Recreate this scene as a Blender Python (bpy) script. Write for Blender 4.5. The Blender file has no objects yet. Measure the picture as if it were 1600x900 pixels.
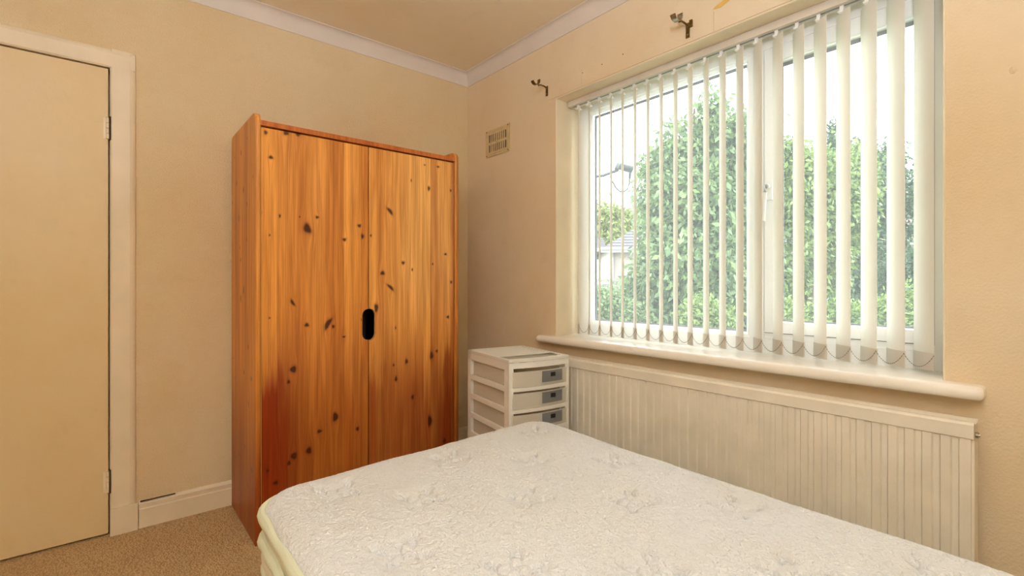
import bpy, bmesh, math, random
import numpy as np
from mathutils import Vector, Matrix, noise as mnoise
random.seed(7); RNG = np.random.default_rng(11)
S = bpy.context.scene
COL = S.collection
PI = math.pi

# ------------------------------------------------------------ camera
YAW = math.radians(39.8)
cam_d = bpy.data.cameras.new('camera'); cam = bpy.data.objects.new('camera', cam_d); COL.objects.link(cam)
cam.location = (-1.854, -2.685, 1.065); cam.rotation_euler = (PI/2, 0, -YAW)
cam_d.sensor_width = 36; cam_d.lens = 763/1600*36; cam_d.shift_y = -7/1600; cam_d.clip_start = .02; cam_d.clip_end = 500
S.camera = cam
# ------------------------------------------------------------ view, sky, lights
S.view_settings.view_transform = 'Standard'; S.view_settings.look = 'None'
S.view_settings.gamma = 1; S.view_settings.use_curve_mapping = False
S.view_settings.exposure = 0.5
S.cycles.use_denoising = True
S.cycles.max_bounces = 12; S.cycles.diffuse_bounces = 6; S.cycles.transparent_max_bounces = 24
S.cycles.sample_clamp_indirect = 8
SKY = 5.6
LAMP = 43.0
FILL = 9.0
w = bpy.data.worlds.new('overcast_sky'); S.world = w; w.use_nodes = True
nt = w.node_tree; nt.nodes.clear()
wo = nt.nodes.new('ShaderNodeOutputWorld'); bg = nt.nodes.new('ShaderNodeBackground')
tc = nt.nodes.new('ShaderNodeTexCoord'); nz = nt.nodes.new('ShaderNodeTexNoise'); cr = nt.nodes.new('ShaderNodeValToRGB')
nz.inputs['Scale'].default_value = 2.2; nz.inputs['Detail'].default_value = 5
cr.color_ramp.elements[0].position = .3; cr.color_ramp.elements[0].color = (.80, .86, .96, 1)
cr.color_ramp.elements[1].position = .7; cr.color_ramp.elements[1].color = (.95, .98, 1, 1)
nt.links.new(tc.outputs['Generated'], nz.inputs['Vector']); nt.links.new(nz.outputs[0], cr.inputs[0])
nt.links.new(cr.outputs[0], bg.inputs[0]); bg.inputs[1].default_value = SKY; nt.links.new(bg.outputs[0], wo.inputs[0])

def area(name, loc, rot, sx, sy, power, color=(1, 1, 1), portal=False, shape='RECTANGLE'):
    d = bpy.data.lights.new(name, 'AREA'); d.shape = shape; d.size = sx; d.size_y = sy; d.energy = power; d.color = color
    o = bpy.data.objects.new(name, d); COL.objects.link(o); o.location = loc; o.rotation_euler = rot
    if portal: d.cycles.is_portal = True
    return o
area('window_portal', (.30, -1.61, 1.42), (0, PI/2, 0), 1.4, 1.7, 1, portal=True)
area('bounce_flash', (-2.2, -2.95, 1.80), (PI-math.radians(10), 0, math.radians(-42)), .35, .35, LAMP, (.74, .83, 1.0), shape='DISK')  # added out of frame, bounced off the ceiling to brighten the room
area('fill_light', (-2.7, -3.1, 2.2), (math.radians(66), 0, math.radians(-40)), .7, .7, FILL, (.74, .83, 1.0))  # invented fill from behind left, no such lamp in the room

# ------------------------------------------------------------ material helpers
MATS = {}
def lin(r, g, b):
    f = lambda c: (c/255/12.92) if c/255 <= .04045 else ((c/255+.055)/1.055)**2.4
    return (f(r), f(g), f(b), 1)
class NT:
    def __init__(s, name):
        s.m = bpy.data.materials.new(name); s.m.use_nodes = True; s.t = s.m.node_tree
        s.b = s.t.nodes['Principled BSDF']; s.o = s.t.nodes['Material Output']; MATS[name] = s.m
    def n(s, typ, **kw):
        nd = s.t.nodes.new(typ)
        for k, v in kw.items(): setattr(nd, k, v)
        return nd
    def l(s, a, b): s.t.links.new(a, b)
    def coord(s, scale=(1, 1, 1), which='Object'):
        tc = s.n('ShaderNodeTexCoord'); mp = s.n('ShaderNodeMapping'); mp.inputs['Scale'].default_value = scale
        s.l(tc.outputs[which], mp.inputs[0]); return mp.outputs[0]
    def noise(s, vec, scale, detail=3, rough=.5, dist=0):
        nd = s.n('ShaderNodeTexNoise'); nd.inputs['Scale'].default_value = scale; nd.inputs['Detail'].default_value = detail
        nd.inputs['Roughness'].default_value = rough; nd.inputs['Distortion'].default_value = dist
        s.l(vec, nd.inputs['Vector']); return nd.outputs[0]
    def ramp(s, fac, stops):
        nd = s.n('ShaderNodeValToRGB'); e = nd.color_ramp.elements
        while len(e) < len(stops): e.new(.5)
        for el, (p, c) in zip(e, stops): el.position = p; el.color = c if len(c) == 4 else (*c, 1)
        s.l(fac, nd.inputs[0]); return nd.outputs[0]
    def mix(s, fac, a, b, mode='MIX'):
        nd = s.n('ShaderNodeMix', data_type='RGBA', blend_type=mode)
        if isinstance(fac, (int, float)): nd.inputs[0].default_value = fac
        else: s.l(fac, nd.inputs[0])
        for sock, v in ((nd.inputs[6], a), (nd.inputs[7], b)):
            if isinstance(v, tuple): sock.default_value = v
            else: s.l(v, sock)
        return nd.outputs[2]
    def math(s, op, a, b=0.0, clamp=False):
        nd = s.n('ShaderNodeMath', operation=op); nd.use_clamp = clamp
        for sock, v in ((nd.inputs[0], a), (nd.inputs[1], b)):
            if isinstance(v, (int, float)): sock.default_value = v
            else: s.l(v, sock)
        return nd.outputs[0]
    def bump(s, h, strength, dist, prev=None):
        nd = s.n('ShaderNodeBump'); nd.inputs['Strength'].default_value = strength; nd.inputs['Distance'].default_value = dist
        s.l(h, nd.inputs['Height'])
        if prev is not None: s.l(prev, nd.inputs['Normal'])
        s.l(nd.outputs[0], s.b.inputs['Normal']); return nd.outputs[0]
    def color(s, c):
        if isinstance(c, tuple): s.b.inputs['Base Color'].default_value = c
        else: s.l(c, s.b.inputs['Base Color'])
    def rough(s, r): s.b.inputs['Roughness'].default_value = r
def simple(name, c, rough=.5, metal=0, var=.06, vscale=6, bump=None):
    t = NT(name); v = t.coord()
    c2 = tuple(x*(1-var*2.2) for x in c[:3])+(1,)
    t.color(t.mix(t.ramp(t.noise(v, vscale, 4), [(.35, (0, 0, 0)), (.7, (1, 1, 1))]), c, c2))
    t.rough(rough); t.b.inputs['Metallic'].default_value = metal
    if bump: t.bump(t.noise(v, bump[0], 3), bump[1], bump[2])
    return t.m

def wallpaint(name, c, c2, scale=150, strength=.55):
    t = NT(name); v = t.coord()
    big = t.noise(v, 1.1, 5, .6)
    col = t.mix(t.ramp(big, [(.36, (0, 0, 0)), (.68, (1, 1, 1))]), c, c2)
    sm = t.ramp(t.noise(v, 9, 6, .65), [(.55, (0, 0, 0)), (.8, (1, 1, 1))])
    col = t.mix(t.math('MULTIPLY', sm, .25), col, tuple(x*.82 for x in c2[:3])+(1,))
    t.color(col); t.rough(.75)
    a = t.noise(v, scale, 2, .5)
    a = t.ramp(a, [(.35, (0, 0, 0)), (.65, (1, 1, 1))])
    b1 = t.bump(t.noise(v, 24, 3), .12, .01)
    t.bump(a, strength, .0025, b1)
    return t.m
wall_m = wallpaint('wall_paint', lin(226, 208, 171), lin(220, 194, 149))
wallr_m = wallpaint('wall_paint_window', lin(228, 211, 181), lin(222, 198, 160), strength=.2)
ceil_m = wallpaint('ceiling_paint', lin(242, 230, 206), lin(238, 222, 190), strength=.1)
gloss_m = simple('cream_gloss_paint', lin(236, 221, 192), .38, var=.05, bump=(30, .15, .004))
sill_m = simple('white_gloss_paint', lin(246, 241, 231), .22, var=.04, bump=(14, .25, .008))
reveal_m = simple('cream_reveal_paint', lin(236, 222, 194), .55, var=.04, bump=(60, .15, .003))
cove_m = simple('white_cove_paint', lin(226, 217, 206), .6, var=.03)
doorleaf_m = wallpaint('door_paint', lin(226, 204, 160), lin(222, 194, 142), scale=60, strength=.05)
MATS['door_paint'].node_tree.nodes['Principled BSDF'].inputs['Roughness'].default_value = .42
upvc_m = simple('white_upvc', lin(248, 248, 247), .25, var=.02)
gasket_m = simple('grey_gasket', lin(150, 150, 152), .5)
rad_m = simple('radiator_enamel', lin(236, 227, 210), .35, var=.05, vscale=9)
chrome_m = simple('tarnished_brass', lin(150, 120, 72), .35, 1, var=.25, vscale=80)
steel_m = simple('worn_nickel', lin(190, 180, 160), .3, 1, var=.2, vscale=60)
vent_m = simple('painted_vent', lin(214, 190, 142), .5, var=.07, vscale=30)
dark_m = simple('dark_void', (.012, .009, .006, 1), .9)
crack_m = simple('dark_gap', lin(70, 45, 20), .9)
brown_m = simple('brown_edge', lin(120, 80, 36), .7)  # plain brown for the lining in the door gap
grey_m = simple('grey_plastic', lin(118, 120, 122), .35)
black_m = simple('black_plastic', (.01, .01, .012, 1), .4)
paper_m = simple('white_paper', lin(240, 234, 222), .7)
ochre_m = simple('exposed_ochre_plaster', lin(226, 186, 100), .8)
divan_m = simple('sage_divan_fabric', lin(172, 178, 146), .9, bump=(600, .4, .002))
piping_m = simple('pale_green_piping', lin(224, 226, 198), .8, bump=(300, .4, .002))
band_m = simple('mattress_side_knit', lin(236, 228, 208), .9, bump=(220, .5, .003))
lnb_m = simple('grey_lnb_plastic', lin(58, 62, 70), .5)
cable_m = simple('grey_cable', lin(58, 58, 62), .6)
trunk_m = simple('bark', lin(96, 84, 66), .9, var=.2, vscale=14, bump=(30, .8, .03))
render_m = simple('pinkish_render', lin(162, 147, 140), .9, var=.05, vscale=2)
white_render_m = simple('white_render', lin(178, 174, 171), .9, var=.04, vscale=2)
slate_m = simple('grey_roof_tiles', lin(92, 87, 89), .85, var=.12, vscale=3)
tile_m = simple('pink_roof_tiles', lin(132, 106, 96), .85, var=.12, vscale=3)
fence_m = simple('grey_fence_wood', lin(132, 128, 116), .9, var=.15, vscale=8)
lawn_m = simple('lawn_grass', lin(98, 124, 60), .95, var=.2, vscale=3, bump=(60, 1, .05))
pane_far_m = simple('far_window_glass', lin(120, 130, 140), .1)

# carpet
t = NT('beige_loop_carpet'); v = t.coord((1, 1, 1))
vo = t.n('ShaderNodeTexVoronoi'); vo.inputs['Scale'].default_value = 150; mp = t.coord((1, .62, 1)); t.l(mp, vo.inputs['Vector'])
loops = vo.outputs['Distance']
base = t.mix(t.ramp(t.noise(v, 5, 4), [(.35, (0, 0, 0)), (.7, (1, 1, 1))]), lin(210, 180, 134), lin(196, 164, 116))
base = t.mix(t.ramp(loops, [(.25, (0, 0, 0)), (.75, (1, 1, 1))]), base, lin(170, 138, 96))
fl = t.ramp(t.noise(v, 260, 2), [(.4, (0, 0, 0)), (.65, (1, 1, 1))])
t.color(t.mix(t.math('MULTIPLY', fl, .35), base, lin(226, 198, 150))); t.rough(.95)
inv = t.math('SUBTRACT', 1, loops); t.bump(inv, .9, .006); carpet_m = t.m

# mattress knit
t = NT('white_crinkle_knit'); v = t.coord()
a1 = t.noise(v, 130, 3, .55, .8); a2 = t.noise(v, 62, 3, .5, .6)
h = t.math('ADD', t.math('MULTIPLY', a1, .6), t.math('MULTIPLY', a2, .8))
t.color(t.mix(t.ramp(t.noise(v, 4, 4), [(.4, (0, 0, 0)), (.75, (1, 1, 1))]), lin(229, 230, 231), lin(226, 226, 223)))
t.rough(.9); t.bump(h, 1.0, .011); knit_m = t.m

# varnished pine: colour attribute carries stave tone, fading, window glare and knots; the shader adds the grain
def pine(name, use_attr=True, base=None):
    t = NT(name)
    tcn = t.n('ShaderNodeTexCoord'); sep = t.n('ShaderNodeSeparateXYZ'); t.l(tcn.outputs['Object'], sep.inputs[0])
    if use_attr:
        aw = t.n('ShaderNodeAttribute', attribute_name='warp')
        xw = t.math('ADD', sep.outputs[0], aw.outputs['Fac'])
    else: xw = sep.outputs[0]
    cmb = t.n('ShaderNodeCombineXYZ')
    t.l(t.math('MULTIPLY', xw, 230), cmb.inputs[0]); t.l(t.math('MULTIPLY', sep.outputs[1], 230 if not use_attr else 200), cmb.inputs[1])
    t.l(t.math('MULTIPLY', sep.outputs[2], 3.2), cmb.inputs[2])
    g = t.noise(cmb.outputs[0], 1.0, 4, .6)
    cm2 = t.n('ShaderNodeCombineXYZ')
    t.l(t.math('MULTIPLY', xw, 42), cm2.inputs[0]); t.l(t.math('MULTIPLY', sep.outputs[1], 60), cm2.inputs[1]); t.l(t.math('MULTIPLY', sep.outputs[2], 2.2), cm2.inputs[2])
    g2 = t.noise(cm2.outputs[0], 1.0, 3, .5, .6)
    if use_attr:
        at = t.n('ShaderNodeAttribute', attribute_name='Col'); c = at.outputs['Color']
    else: c = base
    dark = t.ramp(g, [(.36, (.78, .70, .62)), (.62, (1.06, 1.06, 1.06))])
    c = t.mix(.8, c, dark, 'MULTIPLY')
    dark2 = t.ramp(g2, [(.32, (.74, .62, .52)), (.60, (1.08, 1.08, 1.08))])
    c = t.mix(.75, c, dark2, 'MULTIPLY')
    t.color(c); t.rough(.40); t.b.inputs['Coat Weight'].default_value = .06; t.b.inputs['Coat Roughness'].default_value = .22
    t.b.inputs['Specular IOR Level'].default_value = .35
    t.bump(g, .08, .001); return t.m
pine_m = pine('varnished_pine')
pine_edge_m = pine('pine_edge', False, lin(196, 112, 52))
pine_in_m = pine('pine_inside', False, lin(120, 66, 26))

# frosted plastic / blind fabric / glass
def translucent(name, c, trans, clear, rough=.4):
    t = NT(name); t.b.inputs['Base Color'].default_value = c; t.rough(rough)
    tr = t.n('ShaderNodeBsdfTranslucent'); tr.inputs[0].default_value = c
    m1 = t.n('ShaderNodeMixShader'); m1.inputs[0].default_value = trans; t.l(t.b.outputs[0], m1.inputs[1]); t.l(tr.outputs[0], m1.inputs[2])
    tp = t.n('ShaderNodeBsdfTransparent'); tp.inputs[0].default_value = (.97, .96, .93, 1)
    m2 = t.n('ShaderNodeMixShader'); m2.inputs[0].default_value = clear; t.l(m1.outputs[0], m2.inputs[1]); t.l(tp.outputs[0], m2.inputs[2])
    t.l(m2.outputs[0], t.o.inputs[0]); return t.m
frost_m = translucent('frosted_plastic', lin(252, 250, 244), .22, .07)
clear_m = translucent('cloudy_drawer_plastic', lin(248, 244, 234), .30, .48, .25)
sheet_m = translucent('cloudy_top_plastic', lin(212, 208, 198), .3, .2, .3)  # greyed tone puts shade into the gaps between the top slats
vane_m = translucent('cream_blind_fabric', lin(248, 247, 241), .36, 0, .8)
weight_m = translucent('blind_hem_fabric', lin(232, 227, 218), .32, 0, .8)
t = NT('hazy_window_glass')
tp = t.n('ShaderNodeBsdfTransparent'); tp.inputs[0].default_value = (.96, .98, .97, 1)
gl = t.n('ShaderNodeBsdfGlossy'); gl.inputs['Roughness'].default_value = .03
tl = t.n('ShaderNodeBsdfTranslucent'); tl.inputs[0].default_value = (.95, .97, .96, 1)
fr = t.n('ShaderNodeFresnel'); fr.inputs[0].default_value = 1.45
m1 = t.n('ShaderNodeMixShader'); m1.inputs[0].default_value = .035; t.l(tp.outputs[0], m1.inputs[1]); t.l(tl.outputs[0], m1.inputs[2])  # translucent share lays a bright haze over the view outside
m2 = t.n('ShaderNodeMixShader'); t.l(t.math('MULTIPLY', fr.outputs[0], .5), m2.inputs[0]); t.l(m1.outputs[0], m2.inputs[1]); t.l(gl.outputs[0], m2.inputs[2])
t.l(m2.outputs[0], t.o.inputs[0]); glass_m = t.m

def leafmat(name, c1, c2):
    t = NT(name); at = t.n('ShaderNodeAttribute', attribute_name='tone')
    c = t.mix(at.outputs['Fac'], tuple(v*.78 for v in c1[:3])+(1,), tuple(v*.78 for v in c2[:3])+(1,)); t.l(c, t.b.inputs['Base Color']); t.rough(.45)
    tr = t.n('ShaderNodeBsdfTranslucent'); t.l(c, tr.inputs[0])
    m1 = t.n('ShaderNodeMixShader'); m1.inputs[0].default_value = .35; t.l(t.b.outputs[0], m1.inputs[1]); t.l(tr.outputs[0], m1.inputs[2])
    t.l(m1.outputs[0], t.o.inputs[0]); return t.m
leaf_mid = leafmat('leaf_mid_green', lin(70, 96, 56), lin(138, 162, 100))
leaf_yel = leafmat('leaf_yellow_green', lin(110, 126, 52), lin(168, 176, 90))
leaf_dark = leafmat('leaf_blue_green', lin(50, 74, 50), lin(104, 132, 88))
leaf_lite = leafmat('leaf_light_green', lin(84, 110, 48), lin(156, 176, 98))

# ------------------------------------------------------------ geometry helpers
def link(name, me, mat, parent=None):
    o = bpy.data.objects.new(name, me); COL.objects.link(o)
    if mat is not None and not me.materials: me.materials.append(mat)
    if parent is not None: o.parent = parent
    return o
def obj(name, bm, mat, parent=None, smooth=False, origin=None, bev=0, seg=2):
    """bm is in world coordinates; origin is the location of the thing"""
    if bev > 0:
        es = [e for e in bm.edges if len(e.link_faces) == 2 and e.calc_face_angle(0) > .5]
        bmesh.ops.bevel(bm, geom=es, offset=bev, segments=seg, affect='EDGES', profile=.5, clamp_overlap=True)
    me = bpy.data.meshes.new(name)
    if parent is not None:
        r = parent
        while r.parent is not None: r = r.parent
        off = r.get('_o')
        if off is not None: bmesh.ops.translate(bm, verts=bm.verts, vec=-Vector(off))
    elif origin is not None:
        bmesh.ops.translate(bm, verts=bm.verts, vec=-Vector(origin))
    bmesh.ops.recalc_face_normals(bm, faces=bm.faces)
    bm.to_mesh(me); bm.free()
    if smooth:
        for p in me.polygons: p.use_smooth = True
        me.set_sharp_from_angle(angle=math.radians(38))
    o = link(name, me, mat, parent)
    if parent is None and origin is not None: o.location = origin
    if parent is None: o['_o'] = tuple(origin) if origin is not None else (0, 0, 0)
    return o
def thing(name, label, cat, loc=(0, 0, 0), group=None, rz=0):
    o = bpy.data.objects.new(name, None); COL.objects.link(o); o.location = loc; o.rotation_euler = (0, 0, rz)
    o.empty_display_size = .05; o['label'] = label; o['category'] = cat; o['_o'] = tuple(loc) if rz == 0 else (0, 0, 0)
    if group: o['group'] = group
    return o
def tag(o, label, cat=None, group=None):
    o['label'] = label
    if cat: o['category'] = cat
    if group: o['group'] = group
    return o
def struct_empty(name, loc=(0, 0, 0), label=None, cat=None):
    o = bpy.data.objects.new(name, None); COL.objects.link(o); o.location = loc; o['_o'] = tuple(loc); o['kind'] = 'structure'
    if label: o['label'] = label; o['category'] = cat
    return o
def B(): return bmesh.new()
def box(bm, x0, x1, y0, y1, z0, z1):
    vs = [bm.verts.new((x, y, z)) for x in (x0, x1) for y in (y0, y1) for z in (z0, z1)]
    for f in ((0, 1, 3, 2), (4, 6, 7, 5), (0, 4, 5, 1), (2, 3, 7, 6), (0, 2, 6, 4), (1, 5, 7, 3)):
        bm.faces.new([vs[i] for i in f])
    return bm
def bx(*a): return box(B(), *a)
def prism(bm, pts, axis, a, b):
    """pts: polygon in the two other axes (cyclic order), extruded along axis from a to b"""
    def mk(p, v):
        return {'x': (v, p[0], p[1]), 'y': (p[0], v, p[1]), 'z': (p[0], p[1], v)}[axis]
    r0 = [bm.verts.new(mk(p, a)) for p in pts]; r1 = [bm.verts.new(mk(p, b)) for p in pts]
    n = len(pts)
    for i in range(n): bm.faces.new((r0[i], r0[(i+1) % n], r1[(i+1) % n], r1[i]))
    bm.faces.new(r0[::-1]); bm.faces.new(r1); return bm
def tube(bm, pts, rad, n=8, closed=False, caps=True, sq=1.0):
    pts = [Vector(p) for p in pts]; rings = []; N = len(pts)
    for i, p in enumerate(pts):
        a = pts[(i-1) % N] if (closed or i > 0) else p
        b = pts[(i+1) % N] if (closed or i < N-1) else p
        d = (b-a).normalized(); up = Vector((0, 0, 1)) if abs(d.z) < .95 else Vector((1, 0, 0))
        s = d.cross(up).normalized(); u = s.cross(d).normalized()
        r = rad[i] if isinstance(rad, (list, tuple)) else rad
        rings.append([bm.verts.new(p+s*math.cos(2*PI*k/n)*r+u*math.sin(2*PI*k/n)*r*sq) for k in range(n)])
    M = N if closed else N-1
    for i in range(M):
        r0, r1 = rings[i], rings[(i+1) % N]
        for k in range(n): bm.faces.new((r0[k], r0[(k+1) % n], r1[(k+1) % n], r1[k]))
    if caps and not closed: bm.faces.new(rings[0][::-1]); bm.faces.new(rings[-1])
    return bm
def cyl(bm, c, r, h, axis='z', n=16):
    a = {'x': Vector((1, 0, 0)), 'y': Vector((0, 1, 0)), 'z': Vector((0, 0, 1))}[axis]
    return tube(bm, [Vector(c)-a*h/2, Vector(c)+a*h/2], r, n)
def numesh(name, V, F, mat, parent=None, attrs=None, smooth=False, cols=None):
    me = bpy.data.meshes.new(name); V = np.asarray(V, np.float32); F = np.asarray(F, np.int32)
    me.vertices.add(len(V)); me.vertices.foreach_set('co', V.ravel())
    k = F.shape[1]; me.loops.add(F.size); me.loops.foreach_set('vertex_index', F.ravel())
    me.polygons.add(len(F)); me.polygons.foreach_set('loop_start', np.arange(0, F.size, k, dtype=np.int32))
    me.update(calc_edges=True); me.validate()
    if smooth: me.polygons.foreach_set('use_smooth', [True]*len(me.polygons))
    for nm, arr in (attrs or {}).items():
        at = me.attributes.new(nm, 'FLOAT', 'POINT'); at.data.foreach_set('value', np.asarray(arr, np.float32))
    if cols is not None:
        at = me.color_attributes.new('Col', 'FLOAT_COLOR', 'POINT'); at.data.foreach_set('color', np.asarray(cols, np.float32).ravel())
    return link(name, me, mat, parent)
def structure(o): o['kind'] = 'structure'; return o

# ------------------------------------------------------------ ROOM SHELL
H = 2.45; RX = -3.0; RY = -3.7
WY0, WY1, WZ0, WZ1 = -2.402, -.829, .765, 2.055     # window opening
WT = .28
structure(obj('floor', bx(RX-.1, 0, RY-.1, .1, -.12, 0), carpet_m))
structure(obj('ceiling', bx(RX-.1, WT, RY-.1, .1, H, H+.12), ceil_m))
# back wall has the doorway
DX0, DX1, DH = -2.602, -1.838, 1.978
bm = B(); box(bm, DX1, .0, 0, .12, 0, H); box(bm, DX0, DX1, 0, .12, DH, H); box(bm, RX-.1, DX0, 0, .12, 0, H); box(bm, DX0-.1, DX1+.1, .12, .2, 0, H)  # last box is an added panel blocking sky light behind the door
structure(obj('wall_back', bm, wall_m))
bm = B(); box(bm, 0, WT, RY-.1, .12, 0, WZ0); box(bm, 0, WT, RY-.1, .12, WZ1, H)
box(bm, 0, WT, WY1, .12, WZ0, WZ1); box(bm, 0, WT, RY-.1, WY0, WZ0, WZ1)
structure(obj('wall_right', bm, wallr_m))
structure(obj('wall_left', bx(RX-.1, RX, RY, 0, 0, H), wall_m))
structure(obj('wall_front', bx(RX-.1, 0, RY-.1, RY, 0, H), wall_m))
# coving: concave profile
def cove_pts(sign, d=.046, h=.08):
    P = [(0, H), (0, H-h), (-.004, H-h)]
    for i in range(1, 8):
        a = i/8*PI/2
        P.append((-d+(d-.004)*math.cos(a) if False else -.004-(d-.008)*(1-math.cos(a)), H-h+(h-.004)*math.sin(a)))
    P += [(-d, H-.004), (-d, H)]
    return [(p[0]*sign, p[1]) for p in P]
bm = prism(B(), cove_pts(1), 'x', RX, 0); structure(obj('trim_1', bm, cove_m, smooth=True))
bm = prism(B(), cove_pts(1), 'y', RY, 0); structure(obj('trim_2', bm, cove_m, smooth=True))
bm = prism(B(), [(RX-p[0], p[1]) for p in cove_pts(1)], 'y', RY, 0); structure(obj('trim_3', bm, cove_m, smooth=True))
bm = prism(B(), [(RY-p[0], p[1]) for p in cove_pts(1)], 'x', RX, 0); structure(obj('trim_4', bm, cove_m, smooth=True))
# reveals: thin plaster linings
rv = struct_empty('trim_5', (0, 0, 0))
for nm, a in (('reveal_lining', (.0005, .17, WY1-.003, WY1, WZ0, WZ1)), ('reveal_lining', (.0005, .17, WY0, WY0+.003, WZ0, WZ1)),
              ('soffit_lining', (.0005, .17, WY0, WY1, WZ1-.003, WZ1))):
    obj(nm, bx(*a), reveal_m, rv)
# corner bead, the slightly proud rounded edge of the plaster
bm = B(); tube(bm, [(0, WY1, WZ0+.02), (0, WY1, WZ1)], .003, 6); tube(bm, [(0, WY0, WZ0+.02), (0, WY0, WZ1)], .003, 6)
tube(bm, [(0, WY0, WZ1), (0, WY1, WZ1)], .003, 6); obj('corner_bead', bm, reveal_m, rv, smooth=True)
# painted-over boards above the window
tb = struct_empty('trim_6', (0, 0, 0))
obj('board', bx(-.003, 0, -1.013, -.772, WZ1+.006, 2.146), wallr_m, tb, bev=.001)
obj('board', bx(-.003, 0, -1.71, -1.0145, WZ1+.006, 2.144), wallr_m, tb, bev=.001)
obj('board', bx(-.003, 0, -2.46, -1.7115, WZ1+.006, 2.142), wallr_m, tb, bev=.001)
# skirting
def skirt_pts(t=.019, h=.115):
    return [(0, 0), (-t, 0), (-t, h-.035), (-t+.004, h-.03), (-t+.004, h-.012), (-t+.010, h-.003), (-.006, h), (0, h)]
structure(obj('baseboard_back', prism(B(), skirt_pts(), 'x', -1.742, 0), gloss_m))
structure(obj('baseboard_right', prism(B(), skirt_pts(), 'y', RY, -.0195), gloss_m))
structure(obj('baseboard_left', prism(B(), [(RX-p[0], p[1]) for p in skirt_pts()], 'y', RY, -.0195), gloss_m))
tag(obj('crack', prism(B(), [(-1.737, .1135), (-1.735, .1155), (-1.70, .1152), (-1.66, .1154), (-1.61, .1151), (-1.61, .1148), (-1.66, .1147), (-1.70, .1142)], 'y', -.0180, -.004), crack_m, bpy.data.objects['baseboard_back']), 'dark gap where the skirting has come away from the wall')
# door casing
dc = struct_empty('trim_7', (-1.8, 0, 0))
def casing(u0, u1, flip=1):   # profile across the width: flat with rounded outer edge
    n = 7; P = [(u0, 0)]; 
    P += [(u0, -.012), (u0+flip*.006, -.017)]
    P += [(u1-flip*.020, -.018), (u1-flip*.010, -.0155), (u1-flip*.003, -.011), (u1, -.006), (u1, 0)]
    return P
bm = prism(B(), casing(DX1, -1.752), 'z', .112, 2.057); obj('side_casing', bm, gloss_m, dc, bev=.001)
bm = prism(B(), casing(DX0, DX0-.086, -1), 'z', .112, 2.057); obj('side_casing', bm, gloss_m, dc, bev=.001)
P = [(p[1], p[0]) for p in casing(DH, 2.058)]
bm = prism(B(), P, 'x', DX0-.084, -1.754); obj('head_casing', bm, gloss_m, dc, bev=.001)
obj('plinth_block', bx(DX1, -1.745, -.027, 0, 0, .113), gloss_m, dc, bev=.004)
obj('plinth_block', bx(DX0-.092, DX0, -.027, 0, 0, .113), gloss_m, dc, bev=.004)
obj('door_lining', bx(DX1-.0015, DX1, .002, .12, 0, DH), brown_m, dc)
obj('door_stop', bx(DX1-.016, DX1-.0015, .036, .06, 0, DH), gloss_m, dc)
obj('door_stop', bx(DX0, DX1-.0015, .036, .06, DH-.012, DH), gloss_m, dc)
# door
dr = struct_empty('door_1', (DX1-.006, 0, 0))
obj('door_leaf', bx(DX0+.004, DX1-.0065, -.006, .034, .010, DH-.006), doorleaf_m, dr, bev=.0025)
for zc in (1.72, .228):
    bm = B()
    for k in range(4): cyl(bm, (DX1-.0075, -.012, zc-.034+.0226*k), .0062, .0208, 'z', 12)
    h = obj('hinge', bm, gloss_m, dr, smooth=True)
    obj('hinge_leaf', bx(DX1-.022, DX1-.0075, -.0075, -.0055, zc-.045, zc+.045), gloss_m, h)
    obj('hinge_recess', bx(DX1-.0035, DX1+.003, -.0175, .004, zc-.048, zc+.05), crack_m, h)
bm = B(); tube(bm, [(DX0+.06, -.006, 1.0), (DX0+.06, -.04, 1.0), (DX0+.065, -.05, 1.0), (DX0+.17, -.05, 1.0)], [.012, .009, .009, .008], 10)
obj('door_handle', bm, steel_m, dr, smooth=True)

# ------------------------------------------------------------ WINDOW
wn = struct_empty('window_1', (.2, -1.6, .78))
FX0, FX1 = .170, .235
ZB, ZT = .7865, WZ1-.003
YL, YR = WY1-.003, WY0+.003
def frame_ring(bm, x0, x1, y0, y1, z0, z1, wd):
    box(bm, x0, x1, y0, y1, z0, z0+wd); box(bm, x0, x1, y0, y1, z1-wd, z1)
    box(bm, x0, x1, y0, y0+wd, z0+wd, z1-wd); box(bm, x0, x1, y1-wd, y1, z0+wd, z1-wd)
MULA, MULB = -1.829, -1.774   # mullion
bm = B(); box(bm, FX0, FX1, YR, YL, ZB, .846); box(bm, FX0, FX1, YR, YL, 1.998, ZT)
box(bm, FX0, FX1, YL-.072, YL, .846, 1.998); box(bm, FX0, FX1, YR, YR+.046, .846, 1.998)
box(bm, FX0, FX1, MULA, MULB, .846, 1.998)
box(bm, FX0+.004, FX1, YR+.046, MULA, .846, .868); box(bm, FX0+.004, FX1, YR+.046, MULA, 1.981, 1.998)
obj('window_frame', bm, upvc_m, wn, bev=.003)
# glazing bead of the fixed light (bevelled)
def bead(bm, y0, y1, z0, z1, wd, xf, xb):
    # ring with sloped inner face
    o = [(y0, z0), (y1, z0), (y1, z1), (y0, z1)]; i = [(y0+wd, z0+wd), (y1-wd, z0+wd), (y1-wd, z1-wd), (y0+wd, z1-wd)]
    vo = [bm.verts.new((xf, *p)) for p in o]; vm = [bm.verts.new((xf+.002, y0+wd*.5 if k in (0, 3) else y1-wd*.5, z0+wd*.5 if k < 2 else z1-wd*.5)) for k in range(4)]
    vi = [bm.verts.new((xb, *p)) for p in i]; vb = [bm.verts.new((xb+.02, *p)) for p in o]
    for k in range(4):
        j = (k+1) % 4
        bm.faces.new((vo[k], vo[j], vm[j], vm[k])); bm.faces.new((vm[k], vm[j], vi[j], vi[k]))
        bm.faces.new((vi[k], vi[j], vb[j], vb[k])); bm.faces.new((vb[k], vb[j], vo[j], vo[k]))
LG = (MULB, YL-.072, .846, 1.998)
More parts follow.
